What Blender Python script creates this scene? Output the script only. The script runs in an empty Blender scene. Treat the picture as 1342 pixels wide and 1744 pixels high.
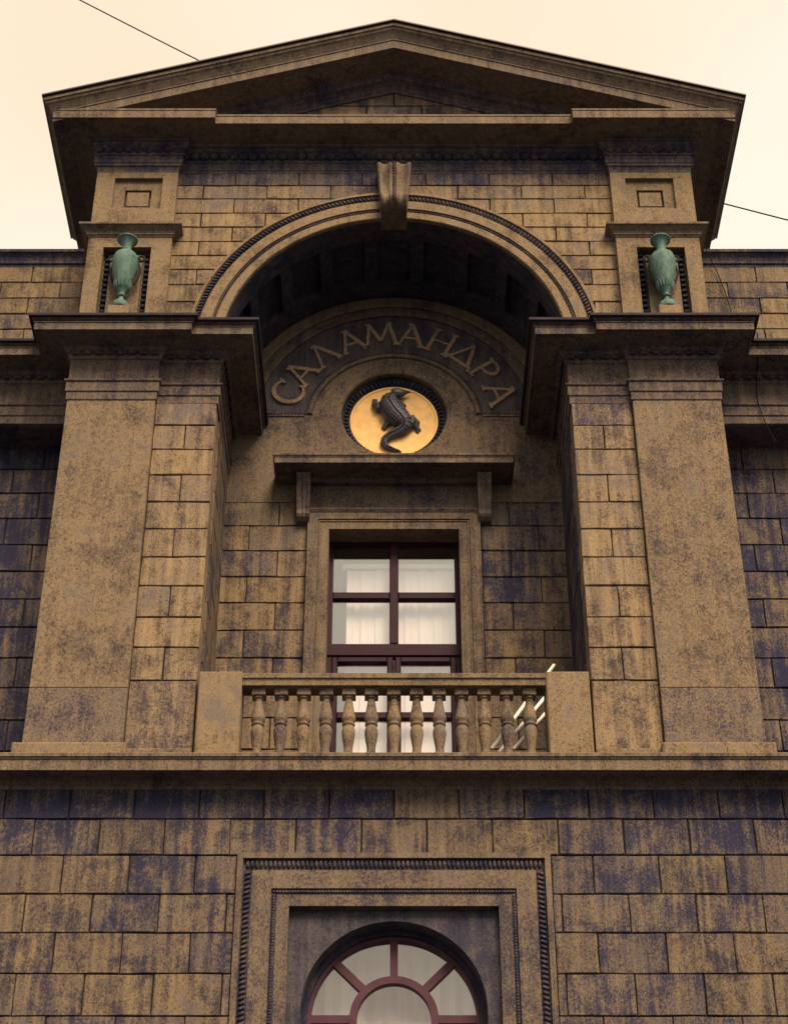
import bpy, bmesh, math, random
from math import pi, sin, cos, radians, sqrt, hypot, atan2
from mathutils import Vector, Matrix
random.seed(7)
scn = bpy.context.scene
C = scn.collection

# ------------------------------------------------------------ camera, world, sun, exposure
cam_d = bpy.data.cameras.new("camera")
cam = bpy.data.objects.new("camera", cam_d); C.objects.link(cam)
cam.location = (0.0, -16.5, 1.6)
cam.rotation_euler = (radians(90 + 35.5), 0, 0)
cam_d.sensor_fit = 'VERTICAL'; cam_d.sensor_height = 24.0
cam_d.lens = 24.0 * 3150.0 / 1744.0
cam_d.clip_end = 4000
scn.camera = cam

SUN_EL, SUN_AZ = radians(48), radians(24)      # high, soft light from the street side, a little from the right
w = bpy.data.worlds.new("World"); scn.world = w; w.use_nodes = True
nt = w.node_tree; nt.nodes.clear()
out = nt.nodes.new("ShaderNodeOutputWorld"); bg = nt.nodes.new("ShaderNodeBackground")
sky = nt.nodes.new("ShaderNodeTexSky"); sky.sky_type = 'NISHITA'; sky.sun_disc = False
sky.sun_elevation = SUN_EL; sky.sun_rotation = pi - SUN_AZ
sky.air_density = 1.0; sky.dust_density = 5.0; sky.ozone_density = 1.0
bw = nt.nodes.new("ShaderNodeRGBToBW"); nt.links.new(sky.outputs[0], bw.inputs[0])
tint = nt.nodes.new("ShaderNodeMix"); tint.data_type = 'RGBA'; tint.blend_type = 'MULTIPLY'; tint.inputs[0].default_value = 1
nt.links.new(bw.outputs[0], tint.inputs[6]); tint.inputs[7].default_value = (1.0, 0.86, 0.66, 1)
mixo = nt.nodes.new("ShaderNodeMix"); mixo.data_type = 'RGBA'; mixo.inputs[0].default_value = 0.84   # thin even overcast
nt.links.new(tint.outputs[2], mixo.inputs[6]); tc = nt.nodes.new("ShaderNodeTexCoord"); cl = nt.nodes.new("ShaderNodeTexNoise")
nt.links.new(tc.outputs['Generated'], cl.inputs[0]); cl.inputs['Scale'].default_value = 1.7; cl.inputs['Detail'].default_value = 3
cr = nt.nodes.new("ShaderNodeValToRGB"); nt.links.new(cl.outputs[0], cr.inputs[0])
cr.color_ramp.elements[0].position = .42; cr.color_ramp.elements[0].color = (.86, .69, .50, 1)
cr.color_ramp.elements[1].position = .57; cr.color_ramp.elements[1].color = (.90, .82, .69, 1)
cs = nt.nodes.new("ShaderNodeVectorMath"); cs.operation = 'SCALE'; cs.inputs['Scale'].default_value = 9.3
nt.links.new(cr.outputs[0], cs.inputs[0]); nt.links.new(cs.outputs[0], mixo.inputs[7])
nt.links.new(mixo.outputs[2], bg.inputs[0]); bg.inputs[1].default_value = 0.068
nt.links.new(bg.outputs[0], out.inputs[0])

sun_d = bpy.data.lights.new("sun", 'SUN'); sun_d.energy = 3.1; sun_d.angle = radians(32); sun_d.color = (1, .755, .49)
sun = bpy.data.objects.new("sun", sun_d); C.objects.link(sun)
sdir = Vector((sin(SUN_AZ) * cos(SUN_EL), -cos(SUN_AZ) * cos(SUN_EL), sin(SUN_EL)))
sun.rotation_euler = sdir.to_track_quat('Z', 'Y').to_euler(); sun.location = sdir * 60
scn.view_settings.view_transform = 'Standard'; scn.view_settings.look = 'None'
scn.view_settings.gamma = 1; scn.view_settings.exposure = 1.1

# ------------------------------------------------------------ materials
def newmat(name):
    m = bpy.data.materials.new(name); m.use_nodes = True
    n = m.node_tree; n.nodes.clear()
    o = n.nodes.new("ShaderNodeOutputMaterial"); b = n.nodes.new("ShaderNodeBsdfPrincipled")
    n.links.new(b.outputs[0], o.inputs[0]); return m, n, b
def noise(n, src, scale, detail=5, rough=.6, stretch=(1, 1, 1), dist=0.0):
    mp = n.nodes.new("ShaderNodeMapping"); n.links.new(src, mp.inputs[0])
    mp.inputs['Scale'].default_value = stretch
    t = n.nodes.new("ShaderNodeTexNoise"); n.links.new(mp.outputs[0], t.inputs[0])
    t.inputs['Scale'].default_value = scale; t.inputs['Detail'].default_value = detail
    t.inputs['Roughness'].default_value = rough; t.inputs['Distortion'].default_value = dist
    return t.outputs[0]
def math_(n, op, a, b=None, c=None):
    m = n.nodes.new("ShaderNodeMath"); m.operation = op
    for i, v in enumerate((a, b, c)):
        if v is None: continue
        if isinstance(v, (int, float)): m.inputs[i].default_value = v
        else: n.links.new(v, m.inputs[i])
    return m.outputs[0]
def ramp(n, fac, stops):
    r = n.nodes.new("ShaderNodeValToRGB"); n.links.new(fac, r.inputs[0])
    e = r.color_ramp.elements
    while len(e) < len(stops): e.new(.5)
    for k, (p, c) in zip(e, stops):
        k.position = p; k.color = c if len(c) == 4 else (*c, 1)
    return r.outputs[0]
def mixc(n, fac, a, b, mode='MIX'):
    m = n.nodes.new("ShaderNodeMix"); m.data_type = 'RGBA'; m.blend_type = mode
    if isinstance(fac, (int, float)): m.inputs[0].default_value = fac
    else: n.links.new(fac, m.inputs[0])
    for i, v in ((6, a), (7, b)):
        if isinstance(v, tuple): m.inputs[i].default_value = (*v, 1)
        else: n.links.new(v, m.inputs[i])
    return m.outputs[2]

def stone_mat(name, light, mid, soot_shade, tooled=1.0, bump=.5, rain=1.25, blot=1.25):
    """weathered stone: ochre and tan ground, blue-black soot in patches and rain streaks;
    obj.color r = how sooty, with shade painted in on some parts, g = lighter or darker stone"""
    m, n, b = newmat(name)
    geo = n.nodes.new("ShaderNodeNewGeometry").outputs['Position']
    oi = n.nodes.new("ShaderNodeObjectInfo")
    sep = n.nodes.new("ShaderNodeSeparateColor"); n.links.new(oi.outputs['Color'], sep.inputs[0])
    off = n.nodes.new("ShaderNodeVectorMath"); off.operation = 'MULTIPLY_ADD'     # each stone has its own grain
    cmb = n.nodes.new("ShaderNodeCombineXYZ")
    for i in range(3): n.links.new(oi.outputs['Random'], cmb.inputs[i])
    n.links.new(cmb.outputs[0], off.inputs[0]); off.inputs[1].default_value = (7, 5, 3); n.links.new(geo, off.inputs[2])
    own = off.outputs[0]
    big = noise(n, geo, 1.5, 3, .55)
    patch = noise(n, own, 5.0, 3, .55, (1, 1, .85), .5)
    streak = noise(n, geo, 1.0, 4, .6, (13, 13, .8))
    fine = noise(n, own, 48, 5, .85, (1, 1, .7))
    pit = noise(n, geo, 210, 2, .7)
    tool = noise(n, own, 60, 2, .5, (1, 1, .12))
    tone = math_(n, 'ADD', math_(n, 'MULTIPLY', patch, .6), math_(n, 'MULTIPLY', big, .55))
    base = ramp(n, tone, [(.42, mid), (.555, light), (.80, tuple(min(1, c * 1.16) for c in light))])
    # how dense the soot is (soft) ...
    dens = math_(n, 'MULTIPLY', patch, blot)
    dens = math_(n, 'MULTIPLY_ADD', streak, rain, dens)
    dens = math_(n, 'MULTIPLY_ADD', big, 1.0, dens)
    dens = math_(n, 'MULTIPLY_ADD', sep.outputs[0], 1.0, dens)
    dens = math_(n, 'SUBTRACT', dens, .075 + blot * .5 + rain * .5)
    # ... and the grain it clings to (fine)
    gr = math_(n, 'MULTIPLY_ADD', fine, 2.6, math_(n, 'MULTIPLY', pit, 1.3))
    s = math_(n, 'ADD', dens, math_(n, 'SUBTRACT', gr, 1.95))
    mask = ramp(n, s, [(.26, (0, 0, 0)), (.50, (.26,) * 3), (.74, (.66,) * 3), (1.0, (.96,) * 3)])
    sc = mixc(n, ramp(n, sep.outputs[0], [(.10, (0, 0, 0)), (.34, (1, 1, 1))]), (.026, .020, .022), soot_shade)     # thin dirt is brown, thick soot blue-black
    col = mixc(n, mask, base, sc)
    g = math_(n, 'MULTIPLY_ADD', sep.outputs[1], 1.0, .5)
    val = n.nodes.new("ShaderNodeVectorMath"); val.operation = 'SCALE'
    n.links.new(col, val.inputs[0]); n.links.new(g, val.inputs['Scale'])
    grain = math_(n, 'MULTIPLY_ADD', fine, 1.9, .10)
    val2 = n.nodes.new("ShaderNodeVectorMath"); val2.operation = 'SCALE'
    n.links.new(val.outputs[0], val2.inputs[0]); n.links.new(grain, val2.inputs['Scale'])
    spk = noise(n, own, 62, 2, .5)
    pitd = ramp(n, spk, [(.30, (.30, .30, .36)), (.42, (1, 1, 1))])
    n.links.new(mixc(n, 1.0, val2.outputs[0], pitd, 'MULTIPLY'), b.inputs['Base Color'])
    b.inputs['Roughness'].default_value = .9
    b.inputs['Specular IOR Level'].default_value = .25
    pass
    h = math_(n, 'MULTIPLY_ADD', tool, .8 * tooled, fine)
    h = math_(n, 'MULTIPLY_ADD', pit, .5, h)
    h = math_(n, 'MULTIPLY_ADD', patch, .8, h)
    bp = n.nodes.new("ShaderNodeBump"); bp.inputs['Strength'].default_value = bump; bp.inputs['Distance'].default_value = .012
    n.links.new(h, bp.inputs['Height']); n.links.new(bp.outputs[0], b.inputs['Normal'])
    return m

OCH, TAN, SOOT = (.232, .168, .096), (.120, .099, .092), (.0075, .0125, .050)
STONE = stone_mat("ashlar stone", OCH, TAN, SOOT)
SMOOTH = stone_mat("dressed stone", (.232, .170, .101), (.134, .109, .095), SOOT, .3, .4, .45, .90)
TRIM = stone_mat("moulded stone", (.200, .148, .096), (.116, .095, .088), SOOT, .5, .35, .9, .8)
MORTAR = stone_mat("dark joint mortar", (.04, .034, .034), (.026, .024, .028), (.012, .013, .02), 0, .3)
LETT = stone_mat("pale letter stone", (.30, .215, .145), (.20, .155, .125), SOOT, .2, .3, .3, .6)
DARK = stone_mat("dark stone", (.078, .066, .066), (.044, .043, .060), (.0085, .013, .042), .4, .35)

def plain(name, col, rough=.6, var=.25, scale=8, metal=0, bump=0.0, spec=.5):
    m, n, b = newmat(name)
    geo = n.nodes.new("ShaderNodeNewGeometry").outputs['Position']
    f = noise(n, geo, scale, 5, .6)
    c = ramp(n, f, [(.3, tuple(x * (1 - var) for x in col)), (.7, tuple(min(1, x * (1 + var)) for x in col))])
    n.links.new(c, b.inputs['Base Color']); b.inputs['Roughness'].default_value = rough
    b.inputs['Metallic'].default_value = metal; b.inputs['Specular IOR Level'].default_value = spec
    if bump:
        bp = n.nodes.new("ShaderNodeBump"); bp.inputs['Strength'].default_value = bump; bp.inputs['Distance'].default_value = .006
        n.links.new(noise(n, geo, scale * 5, 4, .6), bp.inputs['Height']); n.links.new(bp.outputs[0], b.inputs['Normal'])
    return m
FRAME = plain("maroon window frame", (.025, .008, .020), .5, .2, 6, 0, 0, .10)
FRAME2 = plain("faded maroon frame", (.064, .025, .044), .5, .2, 6, 0, 0, .12)
METAL = plain("dark roof sheet", (.035, .03, .035), .5, .3, 4, .3)
GOLD = plain("gilded plaster", (.80, .50, .19), .65, .14, 9, .12, .2)
LIZ = plain("dark cast metal", (.060, .066, .092), .40, .35, 30, .25, .5)
LEAD = plain('dark lead sheet', (.020, .018, .028), .75, .4, 5, 0, .3, .2)
PIPE = plain("white plastic pipe", (.80, .76, .70), .35, .05, 6)
WIRE = plain("black cable", (.008, .008, .011), .85, .1, 6, 0, 0, .1)
CURT = plain("white blind fabric", (.90, .81, .84), .9, .04, 5)
ROOM = plain("pale room paint", (.45, .43, .41), .9, .05, 2)
ASPH = plain("asphalt", (.024, .029, .050), .9, .25, 3, 0, .4)
PAVE = plain("grey paving", (.032, .036, .052), .85, .2, 3, 0, .4)

def verdigris():
    m, n, b = newmat("green bronze")
    geo = n.nodes.new("ShaderNodeNewGeometry").outputs['Position']
    f = math_(n, 'MULTIPLY_ADD', noise(n, geo, 30, 5, .7), .5, math_(n, 'MULTIPLY', noise(n, geo, 7, 5, .7, (2, 2, .5)), .6))
    c = ramp(n, f, [(.36, (.014, .026, .030)), (.50, (.046, .105, .100)), (.72, (.115, .195, .172))])
    n.links.new(c, b.inputs['Base Color']); b.inputs['Roughness'].default_value = .72; b.inputs['Metallic'].default_value = 0; b.inputs['Specular IOR Level'].default_value = .3
    bp = n.nodes.new("ShaderNodeBump"); bp.inputs['Strength'].default_value = .3; bp.inputs['Distance'].default_value = .005
    n.links.new(f, bp.inputs['Height']); n.links.new(bp.outputs[0], b.inputs['Normal'])
    return m
VERD = verdigris()
DARKM = plain('blackened bronze', (.014, .018, .024), .8, .3, 20, 0, .3, .15)
def glass_mat(name, refl):
    m = bpy.data.materials.new(name); m.use_nodes = True; n = m.node_tree; n.nodes.clear()
    o = n.nodes.new("ShaderNodeOutputMaterial"); mx = n.nodes.new("ShaderNodeMixShader")
    t = n.nodes.new("ShaderNodeBsdfTransparent"); t.inputs[0].default_value = (.97, .98, .98, 1)
    g = n.nodes.new("ShaderNodeBsdfGlossy"); g.inputs['Roughness'].default_value = .02; g.inputs[0].default_value = (.88, .9, .92, 1)
    lw = n.nodes.new("ShaderNodeLayerWeight"); lw.inputs[0].default_value = .3
    f = math_(n, 'MULTIPLY_ADD', lw.outputs['Facing'], .12, refl)
    n.links.new(f, mx.inputs[0]); n.links.new(t.outputs[0], mx.inputs[1]); n.links.new(g.outputs[0], mx.inputs[2])
    n.links.new(mx.outputs[0], o.inputs[0]); return m
GLASS = glass_mat("coated window glass", .20)
GLASS2 = glass_mat("grey coated glass", .13)

# ------------------------------------------------------------ mesh helpers
class MB:
    def __init__(s): s.v = []; s.f = []
    def add(s, v, f):
        o = len(s.v); s.v += [tuple(p) for p in v]; s.f += [tuple(i + o for i in q) for q in f]; return s
    def box(s, x0, x1, y0, y1, z0, z1):
        v = [(x0, y0, z0), (x1, y0, z0), (x1, y1, z0), (x0, y1, z0), (x0, y0, z1), (x1, y0, z1), (x1, y1, z1), (x0, y1, z1)]
        return s.add(v, [(0, 1, 5, 4), (1, 2, 6, 5), (2, 3, 7, 6), (3, 0, 4, 7), (4, 5, 6, 7), (3, 2, 1, 0)])
    def cbox(s, x0, x1, y0, y1, z0, z1, c=.01):
        """box with its front edges chamfered"""
        def ring(x0, x1, z0, z1, y): return [(x0, y, z0), (x1, y, z0), (x1, y, z1), (x0, y, z1)]
        v = ring(x0 + c, x1 - c, z0 + c, z1 - c, y0) + ring(x0, x1, z0, z1, y0 + c) + ring(x0, x1, z0, z1, y1)
        f = [(0, 1, 2, 3), (11, 10, 9, 8)]
        for r in (0, 4):
            for i in range(4): f.append((r + i, r + 4 + i, r + 4 + (i + 1) % 4, r + (i + 1) % 4))
        return s.add(v, f)
    def sweep(s, path, prof, zf=None):
        """prof: (offset outwards, z); path: plan points, outside on the right hand"""
        N = len(path); nr = []
        for i in range(N - 1):
            d = Vector((path[i + 1][0] - path[i][0], path[i + 1][1] - path[i][1])).normalized(); nr.append(Vector((d.y, -d.x)))
        v = []
        for i, p in enumerate(path):
            a = nr[max(i - 1, 0)]; b = nr[min(i, N - 2)]
            mt = (a + b) / (1 + a.dot(b))
            for (o, z) in prof: v.append((p[0] + mt.x * o, p[1] + mt.y * o, z))
        P = len(prof); f = []
        for i in range(N - 1):
            for j in range(P - 1):
                f.append((i * P + j, (i + 1) * P + j, (i + 1) * P + j + 1, i * P + j + 1))
        f.append(tuple(range(P))); f.append(tuple((N - 1) * P + j for j in range(P)))
        return s.add(v, f)
    def arc(s, prof, zc, a0=0, a1=pi, n=64, xc=0, cap=True):
        """prof: (radius, y), revolved about the axis through (xc, zc)"""
        P = len(prof); v = []; f = []
        for i in range(n + 1):
            a = a0 + (a1 - a0) * i / n
            for (r, y) in prof: v.append((xc + r * cos(a), y, zc + r * sin(a)))
        for i in range(n):
            for j in range(P - 1): f.append((i * P + j, (i + 1) * P + j, (i + 1) * P + j + 1, i * P + j + 1))
        if cap: f += [tuple(range(P)), tuple(n * P + j for j in range(P))]
        return s.add(v, f)
    def lathe(s, prof, x, y, n=20):
        P = len(prof); v = []; f = []
        for i in range(n):
            a = 2 * pi * i / n
            for (r, z) in prof: v.append((x + r * cos(a), y + r * sin(a), z))
        for i in range(n):
            k = (i + 1) % n
            for j in range(P - 1): f.append((i * P + j, k * P + j, k * P + j + 1, i * P + j + 1))
        f += [tuple(i * P for i in range(n)), tuple(i * P + P - 1 for i in range(n))]
        return s.add(v, f)
    def tube(s, pts, rad, n=8, flat=1.0):
        v = []; f = []; m = len(pts); pts = [Vector(p) for p in pts]
        for i, p in enumerate(pts):
            d = (pts[min(i + 1, m - 1)] - pts[max(i - 1, 0)]).normalized()
            u = d.cross(Vector((0, 1, 0)))
            if u.length < .05: u = d.cross(Vector((1, 0, 0)))
            u.normalize(); t = d.cross(u); r = rad[i] if isinstance(rad, (list, tuple)) else rad
            for k in range(n):
                a = 2 * pi * k / n; q = p + u * (r * cos(a)) + t * (r * sin(a) * flat); v.append(tuple(q))
        for i in range(m - 1):
            for k in range(n): f.append((i * n + k, i * n + (k + 1) % n, (i + 1) * n + (k + 1) % n, (i + 1) * n + k))
        f += [tuple(range(n)), tuple((m - 1) * n + k for k in range(n))]
        return s.add(v, f)
    def ball(s, c, r, n=6, m=4, ax=None):
        """low ellipsoid; ax = three half-axis vectors"""
        ax = ax or (Vector((r, 0, 0)), Vector((0, r, 0)), Vector((0, 0, r))); c = Vector(c)
        v = [c + ax[2]]; f = []
        for j in range(1, m):
            b = pi * j / m
            for i in range(n):
                a = 2 * pi * i / n; v.append(c + ax[0] * (sin(b) * cos(a)) + ax[1] * (sin(b) * sin(a)) + ax[2] * cos(b))
        v.append(c - ax[2]); L = len(v) - 1
        for i in range(n):
            k = (i + 1) % n; f.append((0, 1 + i, 1 + k)); f.append((L, L - n + k, L - n + i))
            for j in range(m - 2): f.append((1 + j * n + i, 1 + (j + 1) * n + i, 1 + (j + 1) * n + k, 1 + j * n + k))
        return s.add(v, f)
    def obj(s, name, mat, parent=None, soot_shade=.25, tone=.5, smooth=False, angle=None):
        me = bpy.data.meshes.new(name); bm = bmesh.new()
        bv = [bm.verts.new(p) for p in s.v]
        for q in s.f:
            try: bm.faces.new([bv[i] for i in q])
            except ValueError: pass
        bmesh.ops.recalc_face_normals(bm, faces=bm.faces)
        for fc in bm.faces: fc.smooth = smooth
        if smooth:
            lim = radians(angle or 40)
            for e in bm.edges:
                if len(e.link_faces) == 2 and e.calc_face_angle(0) > lim: e.smooth = False
        bm.to_mesh(me); bm.free()
        return link(name, me, mat, parent, soot_shade, tone)
def link(name, me, mat, parent, soot_shade=.25, tone=.5):
    if mat and not me.materials: me.materials.append(mat)
    o = bpy.data.objects.new(name, me); C.objects.link(o)
    if parent: o.parent = parent
    o.color = (soot_shade, tone, .5, 1); return o
def empty(name, loc=(0, 0, 0)):
    o = bpy.data.objects.new(name, None); C.objects.link(o); o.location = loc; o.empty_display_size = .2; return o
def tag(o, label=None, cat=None, group=None, kind=None):
    for k, v in (('label', label), ('category', cat), ('group', group), ('kind', kind)):
        if v: o[k] = v
    return o
def stuff(o): o['kind'] = 'stuff'; return o

# the building's Empty sits at the world origin, so children keep world coordinates
B = empty("stone_building")
tag(B, "ochre stone facade with pediment, tall pilasters and a deep arched niche", "building")
YB = 1.58         # back wall of the niche
YW = .92          # wing walls
ZC = 15.88        # centre of the arch and of the lunette

# ---- one stone of a coursed wall, in a plane facing the street (or turned for a reveal)
def stone(parent, x0, x1, z0, z1, y, depth=.16, proud=.012, gap=.0062, soot_shade=.25, tone=None, poly=None, mat=None, turn=None, mixed=.10):
    r = random.uniform
    x0 += gap; x1 -= gap; z0 += gap; z1 -= gap
    if poly is None:
        if x1 - x0 < .02: return
        P = []
        n = max(2, min(4, int((x1 - x0) / .16)))
        j = lambda: r(-.005, .005)
        for i in range(n): P.append((x0 + (x1 - x0) * i / n + (j() if i else 0), z0 + j()))
        P += [(x1 + j(), z0), (x1 + j(), (z0 + z1) / 2)]
        for i in range(n): P.append((x1 - (x1 - x0) * i / n + (j() if i else 0), z1 + j()))
        P += [(x0 + j(), z1), (x0 + j(), (z0 + z1) / 2)]
    else: P = poly
    cx = sum(p[0] for p in P) / len(P); cz = sum(p[1] for p in P) / len(P)
    c = r(.004, .008); yf = y - r(.4, 1) * proud; n = len(P)
    def inset(p):
        dx, dz = cx - p[0], cz - p[1]
        return (p[0] + (c if dx > .02 else -c if dx < -.02 else 0), p[1] + (c if dz > .02 else -c if dz < -.02 else 0))
    tl = [r(-.004, .004) for _ in range(2)]
    v = []
    for p in P:
        q = inset(p); v.append((q[0], yf + tl[0] * (q[0] - cx) + tl[1] * (q[1] - cz), q[1]))
    v += [(p[0], yf + c + .003, p[1]) for p in P] + [(p[0], y + depth, p[1]) for p in P]
    f = [tuple(range(n))]
    for k in (0, n):
        for i in range(n): f.append((k + i, k + n + i, k + n + (i + 1) % n, k + (i + 1) % n))
    if turn:   # turn = (plane x, side): x of the polygon becomes depth along y
        px, sd = turn; v = [(px + sd * (b - y), a, cc) for (a, b, cc) in v]
    m = MB(); m.add(v, f)
    s = min(1, max(0, soot_shade + r(-mixed, mixed)))
    return m.obj("stone_block", mat or STONE, parent, s, (tone if tone is not None else .5) + r(-.06, .06))

# ------------------------------------------------------------ ground
tag(MB().box(-900, 900, -900, 900, -1.2, -.12).obj("road", ASPH), kind='structure')
tag(MB().box(-60, 60, -3.2, 12, -.6, 0).obj("pavement", PAVE), kind='structure')

# ------------------------------------------------------------ lower storey
low = MB()
low.box(-7, -1.49, .022, .5, 0, 10.06); low.box(1.49, 7, .022, .5, 0, 10.06); low.box(-1.49, 1.49, .022, .5, 9.26, 10.06)
low.box(-1.49, 1.49, .024, .5, 0, 5.2)
LW = low.obj("lower_wall", MORTAR, B)
ZR = [10.057, 9.672, 9.289, 8.885, 8.494, 8.091, 7.687, 7.29, 6.89, 6.49]
K = .638
for r in range(len(ZR) - 1):
    z1, z0 = ZR[r], ZR[r + 1]; off = 0 if r % 2 == 0 else .5
    if r == 0: z1 += .03
    e = 1.512 if r >= 2 else None
    for k in range(-8, 9):
        a, b = (k + off) * K, (k + 1 + off) * K
        if b < -4.9 or a > 4.9: continue
        base = .44 if r == 0 else .35 if r == 1 else .30
        if r == 0 and (b > 1.1 or b < -2.2): base += .06
        if r == 0 and -0.3 < a < 1.2: base -= .16
        if r == 1 and -1.8 < a < 1.0: base -= .06
        kw = dict(soot_shade=base, mixed=.08, tone=.44)
        if e:
            if a < 0 and b > -e: b = -e
            if b > 0 and a < e: a = e
            if a <= -e + .001 <= b or a < -e: pass
            if b - a < .02 or (a > -e and b < e): continue
        stone(LW, a, b, z0, z1, 0, **kw)

# window surround of the lower storey
SU = MB()
def u_frame(m, xi, xo, zi, zo, y0, y1, zb=5.2):
    """flat band round an opening: two uprights and a head, all one plane, butted"""
    m.box(-xo, -xi, y0, y1, zb, zi); m.box(xi, xo, y0, y1, zb, zi); m.box(-xo, xo, y0, y1, zi, zo)
u_frame(SU, 1.452, 1.508, 9.25, 9.305, -.028, .3)
SUR = SU.obj("window_surround", TRIM, B, .2, .5)
t = MB(); u_frame(t, 1.172, 1.362, 8.952, 9.14, .010, .3); t.obj("outer_band", SMOOTH, SUR, .26, .47)
t = MB(); u_frame(t, 1.0, 1.118, 8.782, 8.897, .034, .3); t.obj("inner_band", SMOOTH, SUR, .26, .46)
t = MB(); u_frame(t, 1.362, 1.452, 9.14, 9.25, .018, .3); t.obj("moulding_bed", TRIM, SUR, .45, .4)
t = MB(); u_frame(t, 1.118, 1.172, 8.897, 8.952, .036, .3); t.obj("bead_bed", TRIM, SUR, .45, .4)

def leaf_run(m, p0, p1, nrm, wid, pitch, hgt=.03, dart=True):
    """egg-and-dart enrichment from p0 to p1: nrm points outwards, wid across"""
    p0, p1, nrm, wid = map(Vector, (p0, p1, nrm, wid)); d = p1 - p0; L = d.length; n = max(1, round(L / pitch)); d.normalize()
    st = L / n
    for i in range(n):
        c = p0 + d * (st * (i + .5))
        m.ball(c + wid * .05, 1, 6, 4, (d * (st * .43), nrm * hgt, wid * .86))
        if dart:
            q = p0 + d * (st * i); a = wid * .48; t_ = d * (st * .08)
            m.add([q - a, q + a + t_, q + a - t_, q + nrm * hgt * .9 + a * .6, q + nrm * hgt * .2 - a], [(0, 1, 3, 4), (0, 4, 3, 2), (1, 2, 3)])
def bead_run(m, p0, p1, r, pitch):
    p0, p1 = Vector(p0), Vector(p1); L = (p1 - p0).length; n = max(1, round(L / pitch))
    for i in range(n): m.ball(p0 + (p1 - p0) * ((i + .5) / n), r, 6, 4)

t = MB(); leaf_run(t, (-1.43, .005, 9.195), (1.43, .005, 9.195), (0, -1, 0), (0, 0, .048), .044, .022, False)
for s in (-1, 1): leaf_run(t, (s * 1.407, .005, 5.3), (s * 1.407, .005, 9.13), (0, -1, 0), (-s * .040, 0, .014), .050, .022, False)
stuff(t.obj("leaf_moulding", TRIM, SUR, .45, .42, True))
t = MB(); bead_run(t, (-1.16, .024, 8.924), (1.16, .024, 8.924), .0145, .029)
for s in (-1, 1): bead_run(t, (s * 1.145, .024, 5.3), (s * 1.145, .024, 8.9), .0145, .029)
stuff(t.obj("bead_moulding", TRIM, SUR, .35, .42, True))

# recessed panel with the arched opening
def arch_panel(m, X, zt, zb, R, zc, y0, y1, n=40):
    v = []; f = []
    pts = [(R, zb)] + [(R * cos(pi * i / n), zc + R * sin(pi * i / n)) for i in range(n + 1)] + [(-R, zb)]
    outp = []
    for (x, z) in pts:
        if z <= zc + 1e-6: outp.append((X if x > 0 else -X, z))
        else:
            dx, dz = x, z - zc; k = min(X / abs(dx) if abs(dx) > 1e-6 else 1e9, (zt - zc) / dz); outp.append((dx * k, zc + dz * k))
    # keep the two upper corners
    P = len(pts)
    for (a, b) in zip(pts, outp): v += [(a[0], y0, a[1]), (b[0], y0, b[1]), (a[0], y1, a[1])]
    for i in range(P - 1):
        f += [(3 * i, 3 * i + 1, 3 * i + 4, 3 * i + 3), (3 * i, 3 * i + 3, 3 * i + 5, 3 * i + 2)]
        b0, b1 = outp[i], outp[i + 1]
        if abs(b0[0]) == X and abs(b1[1] - zt) < 1e-6 and abs(b1[0]) < X - 1e-6 or abs(b1[0]) == X and abs(b0[1] - zt) < 1e-6 and abs(b0[0]) < X - 1e-6:
            cx = X if (b0[0] + b1[0]) > 0 else -X
            v.append((cx, y0, zt)); f.append((3 * i + 1, len(v) - 1, 3 * i + 4))
    return m.add(v, f)
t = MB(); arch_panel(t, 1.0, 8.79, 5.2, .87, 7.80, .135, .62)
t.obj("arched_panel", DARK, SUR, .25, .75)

# arched window
AW = empty("arched_window"); AW.parent = B
YA = .42
t = MB(); t.arc([(.812, YA - .09), (.90, YA - .09), (.90, YA + .03), (.812, YA + .03), (.812, YA - .09)], 7.80, 0, pi, 48)
for s in (-1, 1): t.box(min(s * .812, s * .90), max(s * .812, s * .90), YA - .09, YA + .03, 5.2, 7.80)
t.obj("rebate", DARK, AW, .4, .35)  # dark ring filling the gap between opening and frame
t = MB(); t.arc([(.78, YA - .05), (.84, YA - .05), (.84, YA + .06), (.78, YA + .06), (.78, YA - .05)], 7.80, 0, pi, 48)
for s in (-1, 1): t.box(min(s * .78, s * .84), max(s * .78, s * .84), YA - .05, YA + .06, 5.2, 7.80)
t.obj("outer_frame", FRAME2, AW)
t = MB(); t.arc([(.350, YA - .045), (.42, YA - .045), (.42, YA + .05), (.350, YA + .05), (.350, YA - .045)], 7.80, 0, 2 * pi, 64, cap=False)
t.obj("ring", FRAME2, AW, smooth=True, angle=30)
for k in range(8):
    a = k * pi / 4; m = MB(); ca, sa = cos(a), sin(a); r0, r1, hw = .418, (.80 if k <= 4 else .80 / max(abs(ca), .0001) if k in (5, 7) else 2.5), .038
    v = []
    for y in (YA - .04, YA + .045):
        for (r, h) in ((r0, -hw), (r1, -hw), (r1, hw), (r0, hw)): v.append((r * ca - h * sa, y, 7.80 + r * sa + h * ca))
    m.add(v, [(0, 1, 2, 3), (7, 6, 5, 4), (0, 4, 5, 1), (1, 5, 6, 2), (2, 6, 7, 3), (3, 7, 4, 0)]); m.obj("glazing_bar", FRAME2, AW)
for k in range(4):     # the fan panes
    m = MB(); a0, a1 = k * pi / 4, (k + 1) * pi / 4
    m.arc([(.40, YA), (.80, YA), (.80, YA + .008), (.40, YA + .008), (.40, YA)], 7.80, a0, a1, 10); m.obj("pane", GLASS2, AW)
m = MB(); n = 40
m.add([(.37 * cos(2 * pi * i / n), YA + .002, 7.80 + .37 * sin(2 * pi * i / n)) for i in range(n)], [tuple(range(n))]); m.obj("pane", GLASS2, AW)
m = MB(); m.box(-.79, .79, YA + .012, YA + .02, 5.2, 7.78); m.obj("pane", GLASS2, AW)
cu = MB(); n = 60
v = []
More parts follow.
